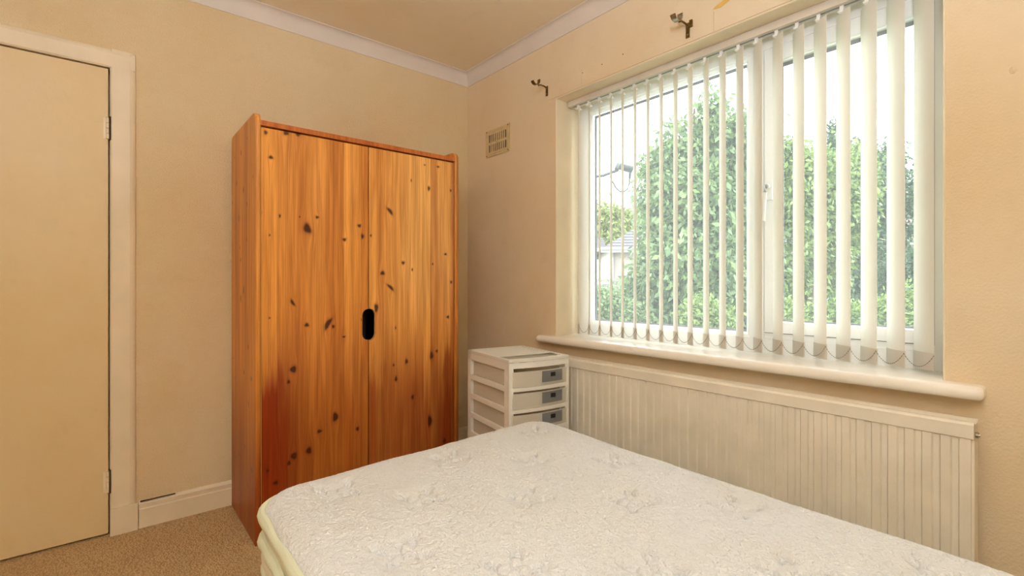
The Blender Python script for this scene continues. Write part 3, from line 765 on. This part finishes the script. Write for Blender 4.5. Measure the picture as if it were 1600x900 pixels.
# ------------------------------------------------------------ BED
BZ = .50; BWD, BLN = 1.095, 1.90
def bmap(s, t_): return (-1.540+s-.025*t_, -1.225+.066*s-t_)
def bed_loop(inset=0.0, R=.11, n=8, wav=0.0, k0=0):
    pts = []; a0, a1, b0, b1 = inset, BWD-inset, inset, BLN-inset; r = R-inset
    def seg(p, q, m):
        for i in range(m): u = i/m; pts.append((p[0]+(q[0]-p[0])*u, p[1]+(q[1]-p[1])*u))
    def arc(cx, cy, st):
        for i in range(n): a = st+PI/2*i/n; pts.append((cx+r*math.cos(a), cy+r*math.sin(a)))
    arc(a0+r, b0+r, PI); seg((a0+r, b0), (a1-r, b0), 50)
    arc(a1-r, b0+r, 1.5*PI); seg((a1, b0+r), (a1, b1-r), 80)
    arc(a1-r, b1-r, 0); seg((a1-r, b1), (a0+r, b1), 50)
    arc(a0+r, b1-r, .5*PI); seg((a0, b1-r), (a0, b0+r), 80)
    return pts
bed = thing('mattress', 'white tufted crinkle-knit mattress with pale green piping on the bed base', 'mattress', (-1.0, -2.15, .32))
boff = np.array(bed['_o'])
# top surface grid
NS, NT_ = 400, 680
s = np.linspace(0, 1, NS+1); tt = np.linspace(0, 1, NT_+1)
SS, TT = np.meshgrid(s*BWD, tt*BLN)
R = .11
# corners: square -> quarter disc
for (cx, sx) in ((R, -1), (BWD-R, 1)):
    for (cy, sy) in ((R, -1), (BLN-R, 1)):
        a = (SS-cx)*sx/R; b = (TT-cy)*sy/R; m = (a > 0) & (b > 0)
        an = a*np.sqrt(np.maximum(0, 1-b*b/2)); bn = b*np.sqrt(np.maximum(0, 1-a*a/2))
        SS = np.where(m, cx+sx*an*R, SS); TT = np.where(m, cy+sy*bn*R, TT)
def dedge(SS, TT):
    d = np.minimum(np.minimum(SS, BWD-SS), np.minimum(TT, BLN-TT))
    for cx, sx in ((R, -1), (BWD-R, 1)):
        for cy, sy in ((R, -1), (BLN-R, 1)):
            a = (SS-cx)*sx; b = (TT-cy)*sy; m = (a > 0) & (b > 0); d = np.where(m, R-np.sqrt(a*a+b*b), d)
    return np.maximum(d, 0)
D = dedge(SS, TT)
rr_ = .045
q = np.clip(1-D/rr_, 0, 1); Z = BZ-.030*(1-np.sqrt(np.maximum(0, 1-q*q)))+.004*(1-np.exp(-D/.1))
tufts = []
tz = .136; row = 0
while tz < BLN-.05:
    for sx in ((.18, .555, .95) if row % 2 == 0 else (.335, .755)): tufts.append((sx, tz))
    tz += .1985; row += 1
CM = np.ones_like(Z)
XX = -1.540+SS-.025*TT; YY = -1.225+.066*SS-TT
for (a, b) in tufts:
    cx, cy = bmap(a, b); dx = XX-cx; dy = YY-cy; near = (np.abs(dx) < .2) & (np.abs(dy) < .2)
    dx = dx[near]; dy = dy[near]; r = np.hypot(dx, dy); ang = np.arctan2(dy, dx)
    Zl = -.017*np.exp(-(r/.050)**2)                       # sunken dimple
    rj = random.uniform(-.12, .12); pet = np.zeros_like(r); tip = np.zeros_like(r)
    for k in range(4):                                   # four stitched almond petals
        aa = PI/4+k*PI/2+rj; u = dx*math.cos(aa)+dy*math.sin(aa); v = -dx*math.sin(aa)+dy*math.cos(aa)
        wd_ = .0125*np.sin(PI*np.clip((u-.002)/.040, 0, 1))**.8+1e-6
        pet = np.maximum(pet, .010*np.sqrt(np.maximum(0, 1-(v/wd_)**2))*(u > .002)*(u < .042)*np.minimum(1, wd_/.006))
        tip += -.034*np.exp(-(((u-.050)/.016)**2+(v/.0105)**2))
    Z[near] += Zl+pet+tip; CM[near] *= 1-.9*np.exp(-(r/.055)**4)
# crinkle
cr_ = np.zeros_like(Z)
for k in range(60):
    fx, fy = RNG.normal(0, 240), RNG.normal(0, 330); fx, fy = (fx+fy)*.7, (fy-fx)*.7; ph = RNG.uniform(0, 6.28); cr_ += np.sin(SS*fx+TT*fy+ph+1.8*np.sin(SS*fy*.23-TT*fx*.31+ph*2))
cr_ /= 60**.5; nz2 = np.zeros_like(Z)
for k in range(30):
    fx, fy = RNG.normal(0, 480, 2); ph = RNG.uniform(0, 6.28); nz2 += np.sin(SS*fx+TT*fy+ph+1.5*np.sin(SS*fy*.2+ph))
Z += (.0010*np.abs(cr_)**.8*np.sign(cr_)+0.0004*nz2/30**.5)*np.clip(D/.05, .15, 1)*CM
for k in range(4): Z += .0015*np.sin(SS*RNG.normal(0, 9)+TT*RNG.normal(0, 9)+k)
V = np.stack([XX.ravel(), YY.ravel(), Z.ravel()], 1)-boff[None]
i = np.arange((NT_+1)*(NS+1)).reshape(NT_+1, NS+1)
F = np.stack([i[:-1, :-1], i[1:, :-1], i[1:, 1:], i[:-1, 1:]], -1).reshape(-1, 4)
numesh('quilted_top', V, F, knit_m, bed, smooth=True)
wv = lambda k, N, ph, a=.003: a*(math.sin(k*.37+ph)+.6*math.sin(k*.83+ph*2))
def band(name, z0, z1, bulge, mat, wav=.004):
    L0 = bed_loop(0.004); N = len(L0); bm = B(); rows = []; M = 6
    for j in range(M+1):
        u = j/M; off = bulge*math.sin(u*PI); row = []
        for k, (a, b) in enumerate(L0):
            cxm, cym = BWD/2, BLN/2
            na, nb = a-min(max(a, R), BWD-R), b-min(max(b, R), BLN-R); ln = math.hypot(na, nb) or 1
            x, y = bmap(a+na/ln*off, b+nb/ln*off); row.append(bm.verts.new((x, y, z0+(z1-z0)*u+wv(k, N, z0*9, wav)*(1 if 0 < u < 1 else 0))))
        rows.append(row)
    for a_, b_ in zip(rows, rows[1:]):
        for k in range(N): bm.faces.new((a_[k], a_[(k+1) % N], b_[(k+1) % N], b_[k]))
    return obj(name, bm, mat, bed, smooth=True)
band('side_band', .405, .475, .006, band_m); band('side_band', .325, .405, .012, band_m)
def piping(z, rad, ph, mat=piping_m, a=.0035, out=.003):
    L0 = bed_loop(0.0); N = len(L0); pts = []
    for k, (a_, b_) in enumerate(L0):
        na, nb = a_-min(max(a_, R), BWD-R), b_-min(max(b_, R), BLN-R); ln = math.hypot(na, nb) or 1
        e = out+.5*wv(k, N, ph+1, a); x, y = bmap(a_+na/ln*e, b_+nb/ln*e); pts.append((x, y, z+wv(k, N, ph, a)))
    return obj('piping', tube(B(), pts, [rad*(1+.15*math.sin(k*.5+ph)) for k in range(N)], 10, closed=True, sq=1.15), mat, bed, smooth=True)
piping(.468, .0118, .3, a=.0022); piping(.405, .0125, 2.1); piping(.334, .010, 4.0)
bm = B(); L0 = bed_loop(.006); bm.faces.new([bm.verts.new((*bmap(*p), .324)) for p in L0]); obj('underside', bm, band_m, bed)
# divan
dv = thing('divan_base', 'sage green fabric divan bed base under the white mattress', 'bed base', (-1.0, -2.15, 0))
bm = B(); L0 = bed_loop(.012, R=.05, n=5); N = len(L0)
r0 = [bm.verts.new((*bmap(*p), .045)) for p in L0]; r1 = [bm.verts.new((*bmap(*p), .304)) for p in L0]
L1 = bed_loop(.020, R=.05, n=5); r2 = [bm.verts.new((*bmap(*p), .314)) for p in L1]
for a_, b_ in ((r0, r1), (r1, r2)):
    for k in range(N): bm.faces.new((a_[k], a_[(k+1) % N], b_[(k+1) % N], b_[k]))
bm.faces.new(r0[::-1]); bm.faces.new(r2); obj('base_box', bm, divan_m, dv, smooth=True)
for a_ in (.08, BWD-.08):
    for b_ in (.1, BLN/2, BLN-.1): obj('castor', cyl(B(), (*bmap(a_, b_), .024), .024, .046, 'z', 12), black_m, dv, smooth=True)

# ------------------------------------------------------------ OUTDOORS
def W(px, F):
    Rr = (px-800)/FPX*F; return (CAM[0]+Rr*math.cos(YAW)+F*math.sin(YAW), CAM[1]-Rr*math.sin(YAW)+F*math.cos(YAW))
def WZ(py, F): return CAM[2]+(HZ-py)/FPX*F
GZ = -2.9
tag(obj('lawn', bx(.6, 70, -30, 60, GZ-.2, GZ), lawn_m), 'green garden ground beyond the house, mostly hidden by shrubs', 'lawn'); bpy.data.objects['lawn']['kind'] = 'structure'
def foliage(name, blobs, nleaf, size, mat, parent, droop=.6, seed=1, stuff=True):
    """blobs: (x,y,z,rx,ry,rz); leaves are folded blades in tufts near the blob shells"""
    rs = np.random.default_rng(seed); vol = np.array([(b[3]*b[4]*b[5])**.67 for b in blobs]); pr_ = vol/vol.sum()
    ntuft = nleaf//9; bi = rs.choice(len(blobs), ntuft, p=pr_); Bb = np.array(blobs)[bi]
    d = rs.normal(size=(ntuft, 3)); d /= np.linalg.norm(d, axis=1)[:, None]; rr = rs.uniform(.45, 1.06, ntuft)**.55
    c = Bb[:, :3]+d*Bb[:, 3:]*rr[:, None]
    c = np.repeat(c, 9, 0); dd = np.repeat(d, 9, 0); n = len(c)
    ax = rs.normal(size=(n, 3)); ax[:, 2] -= droop*1.6; ax += dd*.7; ax /= np.linalg.norm(ax, axis=1)[:, None]
    c = c+rs.normal(0, size*.8, (n, 3))
    sd = np.cross(ax, rs.normal(size=(n, 3))); sd /= np.linalg.norm(sd, axis=1)[:, None]; nr = np.cross(ax, sd)
    L = size*rs.uniform(.7, 1.3, n)[:, None]; Wd = L*.24
    p0 = c; p1 = c+ax*L*.45+sd*Wd+nr*L*.05; p2 = c+ax*L; p3 = c+ax*L*.45-sd*Wd+nr*L*.05
    V = np.stack([p0, p1, p2, p3], 1).reshape(-1, 3)
    k = np.arange(n)*4; F = np.concatenate([np.stack([k, k+1, k+2], 1), np.stack([k, k+2, k+3], 1)])
    tone = np.repeat(np.clip(rs.normal(.45, .28, n), 0, 1), 4)
    o = numesh(name, V-np.array(parent['_o'])[None], F, mat, parent, {'tone': tone})
    if stuff: o['kind'] = 'stuff'
    return o
def tree(label, px, F, blobs_px, nleaf, size, mat, seed, cat='tree', name='garden_tree', trunk=True, droop=.6, group=None):
    x, y = W(px, F); t_ = thing(name, label, cat, (x, y, GZ), group)
    bl_ = []
    for (bxp, byp, rpx, rpy, dF) in blobs_px:
        f = F+dF; wx, wy = W(bxp, f); bl_.append((wx, wy, WZ(byp, f), rpx/FPX*f, rpx/FPX*f*.9, rpy/FPX*f))
    top = max(b[2] for b in bl_)
    if trunk:
        rt = .13 if cat == 'tree' else .04
        pts = [(x, y, GZ-.05), (x+.03, y-.02, GZ+(top-GZ)*.35), (x-.04, y+.03, GZ+(top-GZ)*.7), (x, y, top)]
        obj('trunk', tube(B(), pts, [rt*1.25, rt, rt*.6, rt*.15], 8), trunk_m, t_, smooth=True)
        bm = B()
        for b in bl_:
            zj = GZ+(b[2]-GZ)*.55; tube(bm, [(x, y, zj), ((x+b[0])/2, (y+b[1])/2, (zj+b[2])/2+.1), (b[0], b[1], b[2]), (b[0]+.05, b[1], b[2]+b[5]*.8)], [rt*.4, rt*.28, rt*.15, rt*.04], 6)
        obj('branches', bm, trunk_m, t_, smooth=True)
    foliage('foliage', bl_, nleaf, size, mat, t_, droop, seed); return t_
tree('large mid-green garden tree with a pointed top, behind the left window pane', 1085, 8.6,
     [(1085, 330, 75, 75, 0), (1040, 300, 40, 70, .3), (1130, 300, 50, 80, .2), (1110, 215, 26, 45, 0), (1110, 170, 12, 34, 0), (1060, 235, 34, 38, .2), (1150, 225, 34, 46, .2),
      (1034, 400, 34, 60, 0), (1080, 430, 85, 70, -.3), (1160, 420, 50, 90, .2), (1030, 470, 60, 50, 0), (1120, 500, 80, 50, 0), (1006, 465, 26, 36, 0), (1180, 300, 24, 80, .4), (985, 500, 30, 30, .2), (1190, 190, 14, 30, .6)],
     42000, .135, leaf_mid, 3)
tree('bright yellow-green garden tree behind the right half of the window', 1265, 10.4,
     [(1240, 290, 36, 60, 0), (1280, 300, 40, 70, .2), (1240, 390, 34, 80, 0), (1225, 240, 20, 24, 0), (1320, 330, 38, 70, .5), (1290, 400, 30, 60, .2), (1340, 270, 26, 44, .6)],
     18000, .135, leaf_lite, 4)
tree('blue-green leafy tree standing behind the right-hand blind slats', 1335, 14.2,
     [(1330, 300, 40, 80, 0), (1320, 400, 44, 90, 0), (1370, 300, 34, 70, .3), (1355, 430, 30, 60, 0), (1400, 330, 34, 60, .5), (1390, 250, 20, 34, .3), (1425, 300, 22, 34, .4), (1380, 400, 40, 30, .8)],
     18000, .14, leaf_dark, 5)
tree('dark conifer poking up above the other trees on the right', 1302, 17.5,
     [(1302, 215, 9, 26, 0), (1302, 260, 16, 34, 0), (1302, 320, 24, 50, 0)], 7000, .16, leaf_dark, 6, droop=.2, name='conifer')
tree('distant yellow-green treetops above the left house roof', 962, 42,
     [(945, 345, 26, 26, 0), (985, 350, 30, 24, 1), (1020, 345, 28, 30, 2), (915, 350, 24, 26, 0), (950, 375, 40, 24, 0)], 11000, .40, leaf_yel, 8, name='distant_trees')
# shrubs and hedge in front
for (a, l_, px, F, bb, nl, mt, sd_) in (
    ('shrub', 'shrub with mid-green leaves below the left house, at the window\'s lower left', 945, 7.2, [(948, 487, 34, 30, 0), (930, 478, 20, 28, .2), (975, 500, 40, 26, 0)], 9000, leaf_mid, 21),
    ('shrub', 'light green shrub low behind the left pane near the mullion', 1112, 6.9, [(1095, 495, 26, 28, 0), (1122, 508, 24, 26, 0)], 5000, leaf_lite, 22),
    ('garden_hedge', 'light green hedge low behind the right half of the window', 1310, 7.0, [(1230, 500, 30, 26, 0), (1275, 505, 30, 22, .1), (1320, 502, 34, 26, .1), (1370, 500, 36, 30, .1), (1420, 490, 34, 40, .2)], 14000, leaf_lite, 23),
    ('shrub', 'dark leafy shrub in front of the white house at far right', 1425, 10.6, [(1400, 440, 26, 30, 0), (1435, 430, 26, 40, 0)], 7000, leaf_dark, 24)):
    tree(l_, px, F, bb, nl, .07, mt, sd_, 'hedge' if 'hedge' in a else 'shrub', a, True, .2)
# houses
def house(label, px, F, rz, wdt, dep, eave, ridge, wall_mat, roof_mat, wins, name='house', hip=.0):
    x, y = W(px, F); t_ = thing(name, label, 'house', (x, y, GZ), rz=rz)
    h = eave-GZ; rh = ridge-GZ
    obj('wall', bx(-wdt/2, wdt/2, 0, dep, 0, h), wall_mat, t_)
    bm = B(); o_ = .35; nrow = 12
    # tiled roof courses as stepped slabs on both slopes
    for sgn in (-1, 1):
        for k in range(nrow):
            u0, u1 = k/nrow, (k+1)/nrow
            yA = dep/2+sgn*(dep/2+o_)*(1-u0); yB = dep/2+sgn*(dep/2+o_)*(1-u1); zA = h-.12+(rh-h+.12)*u0; zB = h-.12+(rh-h+.12)*u1
            xa = wdt/2+o_-hip*u0; xb = wdt/2+o_-hip*u1
            vs = [bm.verts.new(p) for p in ((-xa, yA, zA+.05), (xa, yA, zA+.05), (xb, yB, zB+.01), (-xb, yB, zB+.01), (-xa, yA, zA-.03), (xa, yA, zA-.03), (xb, yB, zB-.05), (-xb, yB, zB-.05))]
            for f in ((0, 1, 2, 3), (4, 7, 6, 5), (0, 4, 5, 1), (1, 5, 6, 2), (2, 6, 7, 3), (3, 7, 4, 0)): bm.faces.new([vs[i_] for i_ in f])
    # gable/hip ends
    for sg in (-1, 1):
        vs = [bm.verts.new((sg*(wdt/2+o_), -o_, h-.1)), bm.verts.new((sg*(wdt/2+o_), dep+o_, h-.1)), bm.verts.new((sg*(wdt/2+o_-hip), dep/2, rh))]; bm.faces.new(vs)
    obj('roof', bm, roof_mat, t_)
    obj('fascia', bx(-wdt/2-o_, wdt/2+o_, -o_-.04, -o_, h-.22, h-.06), simple('fascia_white', lin(200, 196, 192), .5), t_)
    obj('gutter', tube(B(), [(-wdt/2-o_, -o_-.09, h-.10), (wdt/2+o_, -o_-.09, h-.10)], .055, 8), gasket_m, t_)
    for (wx, wz, ww, wh) in wins:
        bm = B(); e = .06
        box(bm, wx-ww/2, wx+ww/2, -.05, .02, wz, wz+e); box(bm, wx-ww/2, wx+ww/2, -.05, .02, wz+wh-e, wz+wh)
        for xx in (wx-ww/2, wx-e/2, wx+ww/2-e): box(bm, xx, xx+e, -.05, .02, wz+e, wz+wh-e)
        box(bm, wx-ww/2, wx+ww/2, -.05, .02, wz+wh*.66, wz+wh*.66+e)
        wf = obj('window', bm, upvc_m, t_); obj('pane', bx(wx-ww/2+e, wx+ww/2-e, -.03, -.02, wz+e, wz+wh-e), pane_far_m, wf)
    return t_
hL = house('pale pink rendered house with a grey tiled roof, seen at the window\'s left', 1064, 17.5, math.radians(-46), 5.0, 6, WZ(385, 17.5), WZ(340, 20.5), render_m, slate_m,
      [(.6, 3.4, 1.2, 1.1), (-1.0, .8, 1.2, 1.2)], hip=2.4)
house('white rendered house at the far left of the window view, with a small white-framed window', 876, 31, math.radians(-44), 5.0, 3, WZ(388, 31), WZ(374, 33), white_render_m, slate_m, [(2.0, WZ(438, 31)-GZ, .7, 1.6)])
obj('downpipe', tube(B(), [(-2.42, -.08, 0), (-2.42, -.08, WZ(385, 17.5)-GZ-.2)], .05, 8), gasket_m, hL)
house('white rendered house with a pink tiled roof, behind the far-right slats', 1425, 19, math.radians(-62), 4.2, 6, WZ(374, 19), WZ(325, 22), white_render_m, tile_m,
      [(-1.2, 3.6, 1.0, 1.1), (1.2, 3.6, 1.0, 1.1)])
house('pink rendered house wall glimpsed between the two right-hand trees', 1252, 33, math.radians(-54), 3.2, 3, WZ(376, 33), WZ(350, 35), render_m, slate_m, [(-.8, 1.2, 1.0, 1.1)])
# slatted garden fence below the left house
fx, fy = W(952, 15.2); fn = thing('garden_fence', 'grey slatted wooden fence in front of the pink house at left', 'fence', (fx, fy, GZ), rz=math.radians(-46))
ft = WZ(436, 15.2)-GZ
for k in range(9): obj('fence_board', bx(-1.2, 1.6, -.012, .012, ft-.09-.155*k, ft-.155*k), fence_m, fn)
for xx in (-1.2, .2, 1.55): obj('post', bx(xx, xx+.09, .013, .10, 0, ft+.03), fence_m, fn)
# satellite dish arm outside the left edge of the window
F0 = 3.02; L0_ = W(977, F0); zc = WZ(262, F0); jx, jy = W(938, 2.98)
sd = thing('satellite_arm', 'grey satellite dish arm and receiver with looped cable outside the window', 'satellite arm', (L0_[0], L0_[1], zc))
lv = Vector((W(990, F0)[0]-W(962, F0)[0], W(990, F0)[1]-W(962, F0)[1], 0)).normalized()
C0 = Vector((L0_[0], L0_[1], zc))
bm = B(); tube(bm, [C0-lv*.040+Vector((0, 0, .010)), C0-lv*.005, C0+lv*.045+Vector((0, 0, -.012))], [.021, .022, .023], 14); obj('receiver_body', bm, lnb_m, sd, smooth=True)
bm = B(); tube(bm, [C0-lv*.062+Vector((0, 0, .018)), C0-lv*.058+Vector((0, 0, .016)), C0-lv*.040+Vector((0, 0, .010))], [.016, .028, .026], 14); obj('feed_horn', bm, simple('pale_grey_cap', lin(110, 112, 118), .5), sd, smooth=True)
J = Vector((jx, jy, WZ(275, 2.98)))
wallp = Vector((.30, -.62, J.z-.03))
bm = B(); tube(bm, [C0-lv*.045+Vector((0, 0, -.015)), J+Vector((.02, 0, .004)), J, wallp], [.012, .012, .011, .011], 10, sq=.8); obj('arm', bm, lnb_m, sd, smooth=True)
bm = B(); box(bm, .28, .30, -.66, -.58, wallp.z-.06, wallp.z+.06); obj('wall_plate', bm, lnb_m, sd, bev=.003)
def P_(px, py, F=3.02): a_ = W(px, F); return Vector((a_[0], a_[1], WZ(py, F)))
bm = B(); tube(bm, [P_(953, 275), P_(957, 284), P_(962, 293), P_(968, 299), P_(974, 300), P_(980, 296), P_(983, 288), P_(984, 279), P_(984, 271)], .0048, 8); obj('cable', bm, cable_m, sd, smooth=True)
bm = B(); tube(bm, [P_(984, 279), P_(984.5, 268)], .009, 8); obj('cable_plug', bm, lnb_m, sd, smooth=True)

for o in S.objects:
    if '_o' in o: del o['_o']
